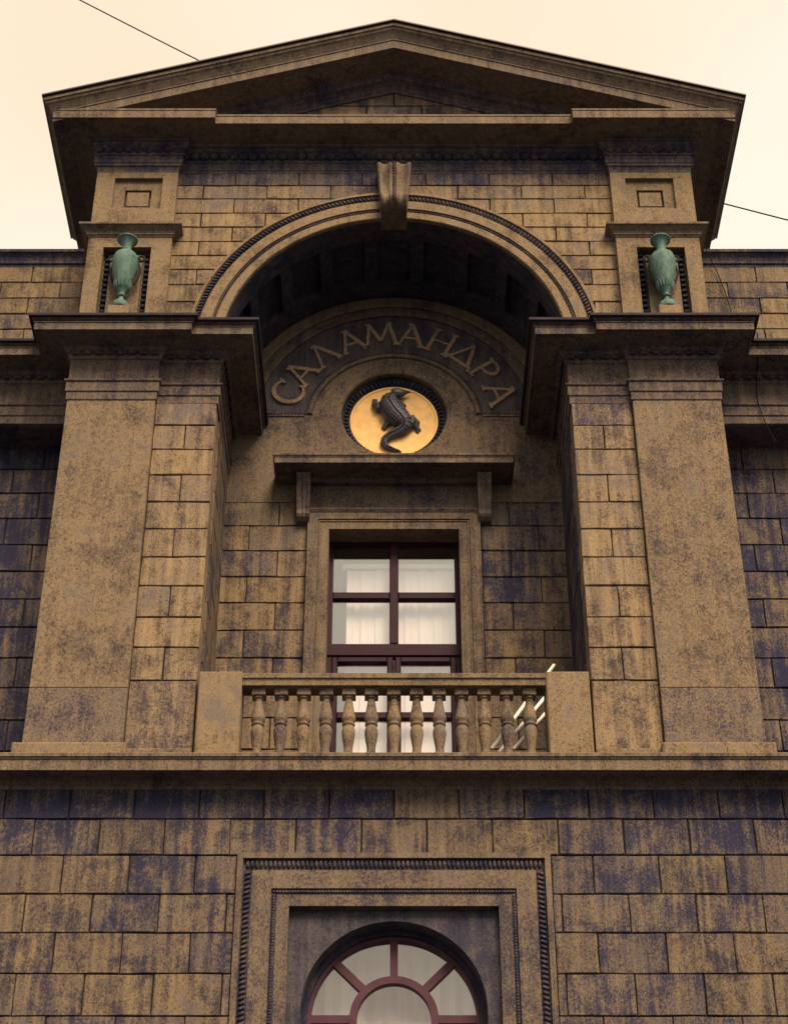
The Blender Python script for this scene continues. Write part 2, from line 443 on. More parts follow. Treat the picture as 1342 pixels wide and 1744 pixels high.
for i in range(n + 1):
    x = -.95 + 1.9 * i / n
    for z in (5.2, 8.85): v.append((x, .92 + .025 * sin(i * 1.25) + .012 * sin(i * .41), z))
cu.add(v, [(2 * i, 2 * i + 2, 2 * i + 3, 2 * i + 1) for i in range(n)])
tag(cu.obj("window_curtain", CURT, smooth=True), "plain white curtain behind the arched window", "curtain")

# ledge under the balcony
LEDGE = MB()
LEDGE.sweep([(-7, 0), (7, 0)], [(-.2, 9.99), (.012, 9.99), (.02, 10.02), (.06, 10.045), (.07, 10.075), (.27, 10.075), (.275, 10.055), (.30, 10.055), (.302, 10.168), (.312, 10.172), (.318, 10.186), (.33, 10.192), (.332, 10.226), (.322, 10.236), (0, 10.27), (-.8, 10.27), (-.8, 9.99)])
LEDGE.obj("ledge", TRIM, B, .17, .56)

# ------------------------------------------------------------ main storey: wings, pilasters, piers, niche
ZP = [14.973, 14.636, 14.289, 13.931, 13.56, 13.198, 12.826, 12.454, 12.058, 11.682, 11.285, 10.91, 10.5, 10.24]
for s in (-1, 1):
    sx = lambda a, b: (min(s * a, s * b), max(s * a, s * b))
    # pilaster
    x0, x1 = sx(2.73, 3.74)
    m = MB(); m.cbox(x0, x1, 0, .90, 11.161, 15.6, .004); PL = m.obj("pilaster", SMOOTH, B, .16 if s < 0 else .18, .56)
    m = MB(); m.cbox(x0, x1, .002, .90, 10.24, 11.158, .004); m.obj("lower_drum", SMOOTH, PL, .27, .55)
    m = MB(); a, b = sx(2.685, 3.83); m.cbox(a, b, -.06, .4, 10.24, 10.50, .02); m.obj("base_plinth", SMOOTH, PL, .12, .57)
    # banded pier
    x0, x1 = sx(2.052, 2.73)
    m = MB(); m.box(x0, x1, .104, YB + .3, 10.24, 15.85); PR = m.obj("banded_pier", MORTAR, B)
    a, b = sx(2.03, 2.70); m = MB(); m.cbox(a, b, .03, .4, 10.24, 10.475, .012); m.obj("base_plinth", SMOOTH, PR, .14, .56)
    for r in range(0, 11):
        z1, z0 = ZP[r], ZP[r + 1]
        full = r in (0, 2, 4, 6, 8, 10) if True else 0
        if r == 10: z0 = 10.475
        kw = dict(soot_shade=.14 if r > 0 else .30, tone=.72, mixed=.07, depth=.30)
        if r >= 9: kw['soot_shade'] = .20; kw['mixed'] = .04
        a, b = sx(2.03, 2.73); mid = (a + b) / 2 + random.uniform(-.015, .015)
        if full: stone(PR, a, b, z0, z1, .08, **kw)
        else: stone(PR, a, mid, z0, z1, .08, **kw); stone(PR, mid, b, z0, z1, .08, **kw)
        # reveal stones behind the corner stone
        q = .385; cut = q + (.42 if full else .78)
        for (ya, yb) in ((q, cut), (cut, YB + .02)):
            stone(PR, ya, yb, z0, z1, 0, turn=(s * 2.03, s), depth=.03, soot_shade=.50 if s > 0 else .26, tone=.42)  # the right reveal's higher value paints in its shade
    # wing wall
    x0, x1 = sx(3.70, 7.0)
    m = MB(); m.box(x0, x1, YW + .022, YW + .45, 10.2, 15.2); WW = m.obj("wing_wall", MORTAR, B)
    for r in range(-1, 13):
        z1 = ZP[r] if r >= 0 else 15.2; z0 = ZP[r + 1]
        if z1 - z0 < .1: continue
        base = 4.12 if r % 2 == 0 else 4.46
        if s > 0 and r in (1, 3, 5): base = 4.44
        if s > 0 and r in (0, 2, 4): base = 4.10
        xs = [3.72] + [base + .69 * k for k in range(0, 2)] + [5.6]
        for a, b in zip(xs, xs[1:]):
            p, q = sx(a, b); stone(WW, p, q, z0, z1, YW, soot_shade=.50 if s < 0 else .40, mixed=.10, tone=.42)  # left wing darker: shade on that side put into the colour
    # wing parapet
    YP = .66
    m = MB(); m.box(x0, x1, YP + .022, YP + .4, 15.7, 17.63); WP = m.obj("wing_parapet", MORTAR, B)
    zr = [17.636, 17.362, 17.098, 16.84, 16.591, 16.33, 16.07, 15.80]
    for r in range(7):
        base = 4.53 if r % 2 == 0 else 4.155
        if r == 3: base = 4.9
        xs = [3.74] + [base + .745 * k for k in range(0, 2)] + [6.1]
        for a, b in zip(xs, xs[1:]):
            p, q = sx(a, b); stone(WP, p, q, zr[r + 1], zr[r], YP, soot_shade=.18, tone=.50)
    m = MB(); pth = [(x0, YP), (x1, YP)]
    m.sweep(pth, [(-.4, 17.62), (.012, 17.62), (.014, 17.655), (.035, 17.66), (.04, 17.70), (.055, 17.74), (.09, 17.785), (.11, 17.79), (.112, 17.83), (.10, 17.845), (-.45, 17.87), (-.45, 17.62)])
    m.obj("coping", TRIM, WP, .42, .42)
    m = MB(); m.box(x0, x1, .47, YW + .4, 14.948, 15.80); m.obj("wing_beam", TRIM, B, .40, .40)
    # entablature: architrave bands, egg moulding and cornice, following pilaster, pier and niche reveal
    pth = [(-7, .45), (-3.74, .45), (-3.74, 0), (-2.73, 0), (-2.73, .08), (-2.03, .08), (-2.03, YB + .05)]
    if s > 0: pth = [(-x, y) for (x, y) in reversed(pth)]
    m = MB(); m.sweep(pth, [(-.06, 14.945), (.010, 14.945), (.014, 14.952), (.014, 15.05), (.022, 15.056), (.030, 15.062), (.030, 15.19), (.046, 15.197), (.052, 15.205), (.052, 15.222), (.012, 15.228), (.012, 15.50), (.022, 15.525), (.04, 15.532), (.04, 15.548), (-.06, 15.55)])
    EN = m.obj("entablature", TRIM, B, .26, .47)
    m = MB(); m.sweep(pth, [(-.06, 15.551), (.035, 15.551), (.045, 15.60), (.10, 15.655), (.105, 15.678), (.375, 15.680), (.378, 15.668), (.40, 15.668), (.402, 15.765), (.412, 15.768), (.412, 15.780), (.385, 15.783), (.39, 15.80), (.43, 15.815), (.440, 15.84), (0, 15.90), (-.1, 15.90)])
    m.obj("cornice", TRIM, EN, .24, .50)
    m = MB(); m.sweep(pth, [(.425, 15.8165), (.464, 15.822), (.470, 15.827), (.472, 15.858), (.464, 15.866), (-.05, 15.935), (-.05, 15.91), (.43, 15.845), (.425, 15.8165)]); m.obj("lead_flashing", LEAD, EN)
    m = MB()
    for (p, q, nn) in (((3.76, -.068), (2.71, -.068), (0, -1, 0)), ((2.66, .012), (1.99, .012), (0, -1, 0)), ((1.962, .1), (1.962, YB), (-s, 0, 0)), ((3.85, .38), (4.9, .38), (0, -1, 0))):
        leaf_run(m, (s * p[0], p[1], 15.602), (s * q[0], q[1], 15.602), nn, (0, 0, .042), .125, .026)
    stuff(m.obj("egg_moulding", TRIM, EN, .38, .40, True))

# niche back wall
m = MB()
m.box(-2.03, -.80, YB + .022, YB + .4, 10.2, 14.9); m.box(.80, 2.03, YB + .022, YB + .4, 10.2, 14.9)
NW = m.obj("niche_wall", MORTAR, B)
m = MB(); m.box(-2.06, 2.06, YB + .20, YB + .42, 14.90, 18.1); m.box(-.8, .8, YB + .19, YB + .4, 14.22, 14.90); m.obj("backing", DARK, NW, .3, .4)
for s in (-1, 1):
    for r in range(0, 13):
        z1, z0 = ZP[r], ZP[r + 1]
        if r == 0: continue
        j = 1.375 if r % 2 == 1 else 1.72
        for a, b in ((1.03, j), (j, 2.045)):
            p, q = min(s * a, s * b), max(s * a, s * b)
            stone(NW, p, q, z0, z1, YB, soot_shade=(.20 if s < 0 else .27), mixed=.10, tone=.50)  # right half darker, painting in the right pier's shadow

# lunette: plain face with the medallion hole, built round the circle
LU_Z0 = 14.64; MR, MZ = .655, 16.005
m = MB(); n = 72; v = []; f = []
def ray_box(a):
    dx, dz = cos(a), sin(a)
    k = 1e9
    if abs(dx) > 1e-6: k = min(k, 2.05 / abs(dx))
    if dz > 1e-6: k = min(k, (18.0 - MZ) / dz)
    if dz < -1e-6: k = min(k, (MZ - LU_Z0) / -dz)
    return dx * k, MZ + dz * k
ang = sorted([2 * pi * i / n for i in range(n)] + [atan2(18.0 - MZ, 2.05), pi - atan2(18.0 - MZ, 2.05), 2 * pi - atan2(MZ - LU_Z0, 2.05), pi + atan2(MZ - LU_Z0, 2.05)])
N = len(ang)
for a in ang:
    b = ray_box(a); v += [(b[0], YB, b[1]), ((MR + .012) * cos(a), YB, MZ + (MR + .012) * sin(a)), (MR * cos(a), YB + .012, MZ + MR * sin(a)), ((MR - .01) * cos(a), YB + .17, MZ + (MR - .01) * sin(a))]
for i in range(N):
    k = (i + 1) % N
    for j in range(3): f.append((4 * i + j, 4 * k + j, 4 * k + j + 1, 4 * i + j + 1))
m.add(v, f); LU = m.obj("lunette", SMOOTH, B, .22, .47)
# ring bands of the lunette
m = MB(); m.arc([(1.86, YB + .01), (1.86, YB - .05), (1.88, YB - .06), (2.0, YB - .06), (2.04, YB - .03), (2.06, YB + .01)], ZC, .02, pi - .02, 72); m.obj("outer_ring", TRIM, LU, .10, .40)
m = MB(); m.arc([(1.72, YB + .005), (1.72, YB - .03), (1.75, YB - .045), (1.80, YB - .045), (1.82, YB - .02), (1.86, YB - .02), (1.86, YB + .005)], ZC, .02, pi - .02, 72); m.obj("middle_ring", TRIM, LU, .22, .38)
a0 = math.asin(.12 / 1.1)
m = MB(); m.arc([(1.085, YB + .005), (1.085, YB - .022), (1.072, YB - .03), (1.03, YB - .03), (1.02, YB + .005)], ZC, a0, pi - a0, 64); m.obj("inner_ring", TRIM, LU, .2, .5)
for s in (-1, 1):
    m = MB(); m.box(min(s * 1.11, s * 2.0), max(s * 1.11, s * 2.0), YB - .014, YB + .01, 15.955, 15.985)
    m.obj("sill_line", TRIM, LU, .25, .5)
m = MB(); n = 110
for i in range(n + 1):
    a = a0 + (pi - 2 * a0) * i / n; m.ball((1.105 * cos(a), YB - .012, ZC + 1.105 * sin(a)), .0150)
for s in (-1, 1): bead_run(m, (s * 1.12, YB - .016, 16.0), (s * 2.0, YB - .016, 16.0), .0175, .042)
stuff(m.obj("bead_moulding", TRIM, LU, .3, .45, True))

m = MB(); m.arc([(1.125, YB + .004), (1.125, YB - .004), (1.718, YB - .004), (1.718, YB + .004)], ZC, a0, pi - a0, 72); m.obj("letter_band", DARK, LU, .22, .72)  # darker stone band, part of the niche's shade put into its tone
# lettering САЛАМАНДРА
GLY = {
 'С': [('arc',)],
 'А': [((.02, 0), (.40, 1), .10), ((.40, 1), (.84, 0), .14), ((.17, .36), (.66, .36), .08), ((-.10, .0), (.14, .0), .07), ((.70, .0), (.96, .0), .07), ((.24, .97), (.44, 1.0), .08)],
 'Л': [((.02, 0), (.40, 1), .10), ((.40, 1), (.84, 0), .14), ((-.10, .0), (.14, .0), .07), ((.70, .0), (.96, .0), .07), ((.24, .97), (.44, 1.0), .08)],
 'М': [((.04, 0), (.20, 1), .10), ((.20, 1), (.55, .22), .13), ((.55, .22), (.92, 1), .10), ((.92, 1), (1.08, 0), .13), ((-.08, .0), (.16, .0), .07), ((.96, .0), (1.22, .0), .07), ((.08, .98), (.24, .99), .08), ((.88, .99), (1.04, .98), .08)],
 'Н': [((.12, 0), (.12, 1), .13), ((.80, 0), (.80, 1), .13), ((.12, .52), (.80, .52), .08), ((-.02, 0), (.26, 0), .07), ((.66, 0), (.94, 0), .07), ((-.02, 1), (.26, 1), .07), ((.66, 1), (.94, 1), .07)],
 'Д': [((.06, .10), (.46, 1), .09), ((.46, 1), (.86, .10), .14), ((-.04, .08), (1.0, .08), .10), ((-.02, -.10), (-.02, .10), .08), ((.98, -.10), (.98, .10), .08), ((.32, .98), (.50, 1.0), .08)],
 'Р': [((.12, 0), (.12, 1), .13), ((-.02, 0), (.30, 0), .07), ((-.04, .99), (.20, .99), .08), ('bowl',)],
}
WID = {'С': .95, 'А': .86, 'Л': .86, 'М': 1.12, 'Н': .92, 'Д': .96, 'Р': .74}
def letter(ch, deg, r0=1.222, h=.36):
    a = radians(deg); ra = Vector((cos(a), sin(a))); ta = Vector((sin(a), -cos(a))); W = WID[ch]; m = MB()
    cen = Vector((0, ZC))
    def P(u, v_): q = cen + ra * (r0 + v_ * h) + ta * ((u - W / 2) * h); return q
    cnt = [0]
    def strip(pts, wid):
        cnt[0] += 1; d = .032 + .0012 * cnt[0]
        L = []
        for i, p in enumerate(pts):
            t_ = Vector(pts[min(i + 1, len(pts) - 1)]) - Vector(pts[max(i - 1, 0)]); t_.normalize(); nn = Vector((-t_.y, t_.x))
            wd = (wid[i] if isinstance(wid, list) else wid) * 1.28 + .01
            for (o, y) in ((-.5, 0), (-.36, d), (.36, d), (.5, 0)):
                q = P(*(Vector(p) + nn * (o * wd))); L.append((q.x, YB - .003 - y, q.y))
        f = []
        for i in range(len(pts) - 1):
            for j in range(3): f.append((4 * i + j, 4 * i + 4 + j, 4 * i + 5 + j, 4 * i + 1 + j))
        e = 4 * (len(pts) - 1); f += [(0, 1, 2, 3), (e, e + 1, e + 2, e + 3)]
        m.add(L, f)
    for st in GLY[ch]:
        if st[0] == 'arc':
            pts = []; wd = []
            for i in range(21):
                b = radians(42 + 276 * i / 20); pts.append((.50 + .48 * cos(b), .50 + .53 * sin(b))); wd.append(.07 + .09 * sin(pi * i / 20))
            strip(pts, wd); strip([(.80, .74), (.92, .96)], .07); strip([(.80, .22), (.90, .06)], .06)
        elif st[0] == 'bowl':
            pts = []; wd = []
            for i in range(13):
                b = radians(90 - 180 * i / 12); pts.append((.30 + .34 * cos(b), .73 + .26 * sin(b))); wd.append(.075 + .06 * sin(pi * i / 12))
            strip([(.12, .99)] + pts + [(.12, .47)], [.075] + wd + [.075])
        else: strip([st[0], st[1]], st[2])
    return m.obj("letter", LETT, LU, .06, .58)
for ch, deg in zip("САЛАМАНДРА", (161, 146.7, 130, 113.2, 97.2, 80.6, 64.4, 49, 34, 17.5)): letter(ch, deg)

# medallion
MD = MB(); n = 64
MD.arc([(.645, YB + .06), (.640, YB + .10), (.60, YB + .145), (.56, YB + .15), (.55, YB + .165), (.55, YB + .2)], MZ, 0, 2 * pi, 96, cap=False)
MED = MD.obj("medallion", DARK, B, .30, .55, True, 30)
m = MB()
for i in range(64):
    a = 2 * pi * i / 64; c = Vector((.604 * cos(a), YB + .122, MZ + .604 * sin(a))); rd = Vector((cos(a), 0, sin(a))); tg = Vector((-sin(a), 0, cos(a)))
    m.ball(c, 1, 6, 4, (tg * .022, Vector((0, -.022, 0)), rd * .042))
stuff(m.obj("leaf_moulding", DARK, MED, .35, .6, True))
m = MB(); n = 72
v = [(0, YB + .158, MZ)] + [(.515 * cos(2 * pi * i / n), YB + .160, MZ + .515 * sin(2 * pi * i / n)) for i in range(n)] + [(.525 * cos(2 * pi * i / n), YB + .150, MZ + .525 * sin(2 * pi * i / n)) for i in range(n)] + [(.552 * cos(2 * pi * i / n), YB + .152, MZ + .552 * sin(2 * pi * i / n)) for i in range(n)]
f = [(0, 1 + i, 1 + (i + 1) % n) for i in range(n)]
for k in (0, n): f += [(1 + k + i, 1 + k + n + i, 1 + k + n + (i + 1) % n, 1 + k + (i + 1) % n) for i in range(n)]
m.add(v, f); m.obj("gold_disc", GOLD, MED)
YD = YB + .158
def LP(x, y, d=0.0): return ((x - 663) * .00126 + .012, YD - d, 16.512 - (y - 248) * .00163)
m = MB(); k = .00163
body = [(636, 330, 44, .05), (610, 372, 66, .06), (605, 420, 84, .07), (632, 470, 92, .075), (668, 520, 90, .075), (715, 562, 84, .07), (752, 600, 74, .065), (758, 640, 58, .055), (722, 668, 47, .045), (670, 690, 40, .04), (615, 712, 35, .035), (566, 745, 32, .03), (550, 785, 29, .028), (580, 820, 25, .024), (640, 843, 19, .02), (695, 854, 12, .015), (732, 858, 5, .012)]
m.tube([LP(x, y, d) for x, y, r, d in body], [r * k for x, y, r, d in body], 16, .8)
head = [(628, 318, 36, .07), (665, 318, 46, .08), (705, 322, 44, .085), (740, 318, 32, .08), (775, 306, 17, .07), (800, 300, 8, .06)]
m.tube([LP(x, y, d) for x, y, r, d in head], [r * k for x, y, r, d in head], 10, .85)
legs = [[(560, 430, 46, .06), (490, 445, 42, .05), (462, 415, 30, .035), (466, 378, 20, .02), (470, 360, 16, .015)],       # left arm
        [(700, 420, 46, .05), (750, 425, 28, .035), (764, 410, 14, .02)],                                                # right arm
        [(655, 545, 52, .06), (608, 560, 44, .05), (588, 590, 28, .035), (565, 622, 18, .02), (556, 640, 14, .015)],         # left hind leg
        [(800, 610, 50, .06), (852, 560, 40, .05), (876, 590, 30, .04), (878, 635, 20, .025), (890, 655, 14, .015)]]
for L in legs: m.tube([LP(x, y, d) for x, y, r, d in L], [r * k for x, y, r, d in L], 8, .85)
toes = [((470, 365), (432, 350), (428, 374), (488, 345), (455, 342)), ((764, 410), (775, 400), (750, 392), (778, 412)), ((556, 636), (525, 628), (535, 605), (560, 655), (572, 640)), ((888, 654), (928, 648), (900, 680), (915, 632), (872, 672))]
for T in toes:
    for q in T[1:]: m.tube([LP(*T[0], .016), LP((T[0][0] + q[0]) / 2, (T[0][1] + q[1]) / 2, .016), LP(*q, .012)], [9 * k, 8 * k, 4.5 * k], 6)
m.tube([LP(775, 300, .07), LP(800, 292, .065), LP(812, 290, .06)], [9 * k, 7 * k, 3 * k], 6); m.tube([LP(790, 302, .06), LP(815, 303, .055), LP(832, 301, .05)], [7 * k, 5 * k, 3 * k], 6)
m.ball(LP(708, 320, .118), .024, 8, 6)
LZ = m.obj("salamander", LIZ, MED, smooth=True); LZ['label'] = "dark metal salamander with curled tail on the golden disc"
rm = LZ.modifiers.new("merge", 'REMESH'); rm.mode = 'VOXEL'; rm.voxel_size = .0065; rm.use_smooth_shade = True
sm = LZ.modifiers.new("soften", 'SMOOTH'); sm.iterations = 5; sm.factor = .5
m = MB()
# rows of scales laid over the back, from the neck to the tip of the tail
BS = []
for (p, q) in zip(body, body[1:]):
    L = hypot(q[0] - p[0], q[1] - p[1]); nn = max(1, round(L / 11))
    for j in range(nn): BS.append(tuple(p[i] + (q[i] - p[i]) * j / nn for i in range(4)))
for i in range(1, len(BS) - 1):
    x, y, r, d = BS[i]; tx, ty = BS[i + 1][0] - BS[i - 1][0], BS[i + 1][1] - BS[i - 1][1]; L = hypot(tx, ty); tx /= L; ty /= L
    dv = Vector((tx * .00126, 0, -ty * .0016)).normalized(); uv = dv.cross(Vector((0, 1, 0)))
    c = Vector(LP(x, y, d))
    m.ball(c + Vector((0, -r * k * .80, 0)), 1, 6, 4, (dv * .008, Vector((0, .020, 0)), uv * .010))       # crest
    if i % 2: continue
    nrow = 3 if r > 50 else 2 if r > 26 else 1
    for q in range(1, nrow + 1):
        for sg in (-1, 1):
            al = sg * q * (.95 / (nrow + .3)) ; nrm = Vector((0, -cos(al), 0)) + uv * sin(al)
            m.ball(c + uv * (r * k * sin(al)) + Vector((0, -r * k * .8 * cos(al), 0)), 1, 6, 4, (dv * .011, nrm * .007, nrm.cross(dv) * max(.008, r * k * .13)))
stuff(m.obj("back_scales", LIZ, MED, smooth=True))

# balcony window surround, hood and brackets
m = MB()
u_frame(m, .90, 1.027, 14.345, 14.47, YB - .075, YB + .2, 10.24); WS = m.obj("door_surround", TRIM, B, .18, .50)
m = MB(); u_frame(m, .772, .90, 14.215, 14.345, YB - .050, YB + .34, 10.24); m.obj("inner_band", TRIM, WS, .16, .52)
m = MB(); u_frame(m, .875, .893, 14.318, 14.336, YB - .062, YB + .1, 10.24); m.obj("fillet", TRIM, WS, .16, .52)
m = MB(); m.sweep([(-1.027, YB - .02), (-1.027, YB - .076), (1.027, YB - .076), (1.027, YB - .02)], [(-.02, 14.44), (.006, 14.44), (.02, 14.462), (.026, 14.470), (.026, 14.485), (-.02, 14.49)]); m.obj("head_moulding", TRIM, WS, .28, .48)
m = MB(); m.box(-1.0, 1.0, YB - .03, YB + .1, 14.487, 14.93); m.obj("frieze_panel", SMOOTH, WS, .28, .46)
m = MB()
m.sweep([(-1.06, YB + .1), (-1.06, YB - .10), (1.06, YB - .10), (1.06, YB + .1)], [(-.2, 14.86), (.0, 14.86), (.03, 14.885), (.045, 14.90), (.345, 14.90), (.348, 14.892), (.365, 14.892), (.366, 14.968), (.374, 14.972), (.376, 14.985), (.386, 14.99), (.388, 15.012), (.382, 15.02), (0, 15.045), (-.2, 15.045)])
m.obj("hood", TRIM, WS, .24, .48)
for s in (-1, 1):
    m = MB(); nu, prof = 13, []
    for i in range(17):
        t_ = i / 16; z = 14.865 - .56 * t_
        d = .30 * (1 - t_) ** .9 * .75 + .075 + .05 * max(0, cos((t_ - .90) * 14)) * (1 if t_ > .8 else 0)
        if t_ < .12: d += .02
        prof.append((d, z))
    v = []; f = []
    for (d, z) in prof:
        wd = .085 - .012 * (14.865 - z) / .56
        for i in range(nu):
            u = -1 + 2 * i / (nu - 1); fl = .014 * (.5 - .5 * cos(u * 3 * pi)) if abs(u) < .99 else 0
            v.append((s * 1.082 + u * wd, YB - d + fl, z))
    for j in range(len(prof) - 1):
        for i in range(nu - 1): f.append((j * nu + i, j * nu + i + 1, (j + 1) * nu + i + 1, (j + 1) * nu + i))
    base = len(v); J = len(prof)
    for j in range(J): v += [(s * 1.082 - .085, YB + .05, prof[j][1]), (s * 1.082 + .085, YB + .05, prof[j][1])]
    for j in range(J - 1):
        f += [(j * nu, (j + 1) * nu, base + 2 * j + 2, base + 2 * j), (j * nu + nu - 1, base + 2 * j + 1, base + 2 * j + 3, (j + 1) * nu + nu - 1)]
    f += [tuple([(J - 1) * nu + i for i in range(nu)] + [base + 2 * J - 1, base + 2 * J - 2]), tuple(list(range(nu)) + [base + 1, base])]
    m.add(v, f); m.obj("bracket", TRIM, WS, .24, .48)

# the balcony window
BW = empty("balcony_window"); BW.parent = B
YG = 1.85
m = MB()
m.box(-.80, -.72, YG - .04, YG + .06, 10.3, 14.33); m.box(.72, .80, YG - .04, YG + .06, 10.3, 14.33); m.box(-.72, .72, YG - .04, YG + .06, 14.19, 14.33)
m.obj("frame", FRAME, BW)
m = MB(); m.cbox(-.052, .052, YG - .055, YG + .05, 12.78, 14.19, .012); m.obj("mullion", FRAME, BW)
for s in (-1, 1):
    m = MB(); a, b = sorted((s * .052, s * .72)); m.cbox(a, b, YG - .045, YG + .05, 13.405, 13.50, .01); m.obj("glazing_bar", FRAME, BW)
m = MB(); m.cbox(-.795, .795, YG - .06, YG + .05, 12.615, 12.78, .012); m.obj("transom", FRAME, BW)
for s in (-1, 1):
    a, b = sorted((s * .012, s * .715)); m = MB(); t_ = .068
    m.cbox(a, a + t_, YG - .055, YG + .03, 10.32, 12.605, .012); m.cbox(b - t_, b, YG - .055, YG + .03, 10.32, 12.605, .012)
    m.cbox(a + t_, b - t_, YG - .052, YG + .03, 12.537, 12.605, .01); m.cbox(a + t_, b - t_, YG - .052, YG + .03, 11.80, 11.885, .01); m.cbox(a + t_, b - t_, YG - .052, YG + .03, 10.32, 10.5, .01)
    m.obj("sash", FRAME, BW)
    for (z0, z1, i, o) in ((13.50, 14.19, .052, .72), (12.78, 13.405, .052, .72), (11.885, 12.537, .08, .647), (10.5, 11.80, .08, .647)):
        a, b = sorted((s * i, s * o)); m = MB(); m.box(a - .004, b + .004, YG + .004, YG + .012, z0 - .004, z1 + .004); m.obj("pane", GLASS, BW)
# room behind
m = MB()
m.add([(-1.9, YG + .1, 10.25), (1.9, YG + .1, 10.25), (1.9, 5.5, 10.25), (-1.9, 5.5, 10.25), (-1.9, YG + .1, 14.6), (1.9, YG + .1, 14.6), (1.9, 5.5, 14.6), (-1.9, 5.5, 14.6)], [(0, 1, 2, 3), (4, 5, 6, 7), (2, 3, 7, 6), (0, 3, 7, 4), (1, 2, 6, 5)])
m.obj("room", ROOM, B)
VB = empty("vertical_blinds", (0, 1.98, 10.3)); tag(VB, "pale vertical blinds hanging behind the balcony window", "blinds")
x = -.56; i = 0
while x < .80:
    wv = .094; m = MB(); v = []
    for j in range(5):
        u = j / 4; v += [(x + u * wv, .006 * sin(pi * u) + .010 * (i % 2) + .006 * u, 0.05), (x + u * wv, .006 * sin(pi * u) + .010 * (i % 2) + .006 * u, 3.62 + .006 * sin(i * 2.1))]
    m.add(v, [(2 * j, 2 * j + 2, 2 * j + 3, 2 * j + 1) for j in range(4)]); m.obj("slat", CURT, VB, smooth=True); x += .086; i += 1
m = MB(); m.box(-.62, .82, -.02, .05, 3.64, 3.70); m.obj("head_rail", CURT, VB)

# ------------------------------------------------------------ upper stage
AWL = MB()
def arch_wall(m, X, zt, zb, R, zc, y0, n=56):
    v = []; f = []
    ca = atan2(zt - zc, X)
    an = sorted([pi * i / n for i in range(n + 1)] + [ca, pi - ca])
    for a in an:
        dx, dz = cos(a), sin(a); k = min(X / abs(dx) if abs(dx) > 1e-6 else 1e9, (zt - zc) / dz if dz > 1e-6 else 1e9)
        v += [(R * dx, y0, zc + R * dz), (dx * k, y0, zc + dz * k)]
    for i in range(len(an) - 1): f.append((2 * i, 2 * i + 1, 2 * i + 3, 2 * i + 2))
    return m.add(v, f)
arch_wall(AWL, 2.75, 19.2, 15.8, 2.05, ZC, .152)
AR = AWL.obj("arch_wall", MORTAR, B)
zr = [18.738, 18.52, 18.286, 18.034, 17.796, 17.555, 17.317, 17.087, 16.839, 16.561, 16.28, 16.0]
RC = 2.30
for s in (-1, 1):
    for r in range(11):
        z1, z0 = zr[r], zr[r + 1]
        xs = ([0.0, .4, 1.2, 2.0, 2.74] if r % 2 == 0 else [0.0, .8, 1.6, 2.4, 2.74]) if r < 2 or True else 0
        for a, b in zip(xs, xs[1:]):
            kw = dict(soot_shade=.36 if r == 0 else .13 if r > 1 else .20, tone=.64 if r else .42, mixed=.06)  # top course set darker than the courses below
            # keep the part outside the circle of the arch
            if z0 >= ZC + RC or a * a + (z0 - ZC) ** 2 >= RC * RC:
                p, q = min(s * a, s * b), max(s * a, s * b); stone(AR, p, q, z0, z1, .13, **kw); continue
            g = .008; L = []
            lim = lambda z: min(b - g, max(a + g, sqrt(max(0, RC * RC - (z - ZC) ** 2))))
            if b - g <= lim(z0) and b - g <= lim(z1): continue
            zz = [z0 + g + (z1 - z0 - 2 * g) * i / 4 for i in range(5)]
            ins = [(lim(z), z) for z in zz]
            ins = [p for p in ins if p[0] < b - g - .005]
            if len(ins) < 2: continue
            pl = [(b - g, ins[0][1]), (b - g, zz[-1])] + list(reversed(ins))
            # drop doubled points
            pl2 = []
            for p in pl:
                if not pl2 or hypot(p[0] - pl2[-1][0], p[1] - pl2[-1][1]) > .004: pl2.append(p)
            if len(pl2) < 3: continue
            pl2 = [(s * p[0], p[1]) for p in pl2]
            stone(AR, 0, 0, 0, 0, .13, poly=pl2, **kw)

# archivolt
m = MB(); m.arc([(2.05, .16), (2.05, .112), (2.06, .100), (2.155, .100), (2.16, .115), (2.20, .115), (2.205, .085), (2.335, .085), (2.34, .11), (2.415, .09), (2.42, .055), (2.455, .055), (2.46, .16)], ZC, 0, pi, 96)
AV = m.obj("archivolt", SMOOTH, B, .10, .58)
m = MB(); n = 236
for i in range(n):
    a = pi * (i + .5) / n; m.ball((2.18 * cos(a), .107, ZC + 2.18 * sin(a)), .0150)
stuff(m.obj("bead_moulding", TRIM, AV, .45, .38, True))
m = MB(); n = 150
for i in range(n):
    a = pi * (i + .5) / n; rd = Vector((cos(a), 0, sin(a))); tg = Vector((-sin(a), 0, cos(a)))
    m.ball(Vector((0, .085, ZC)) + rd * 2.378, 1, 6, 4, (tg * .021, Vector((0, -.022, 0)), rd * .037 + tg * .014))
stuff(m.obj("leaf_moulding", TRIM, AV, .46, .46, True))

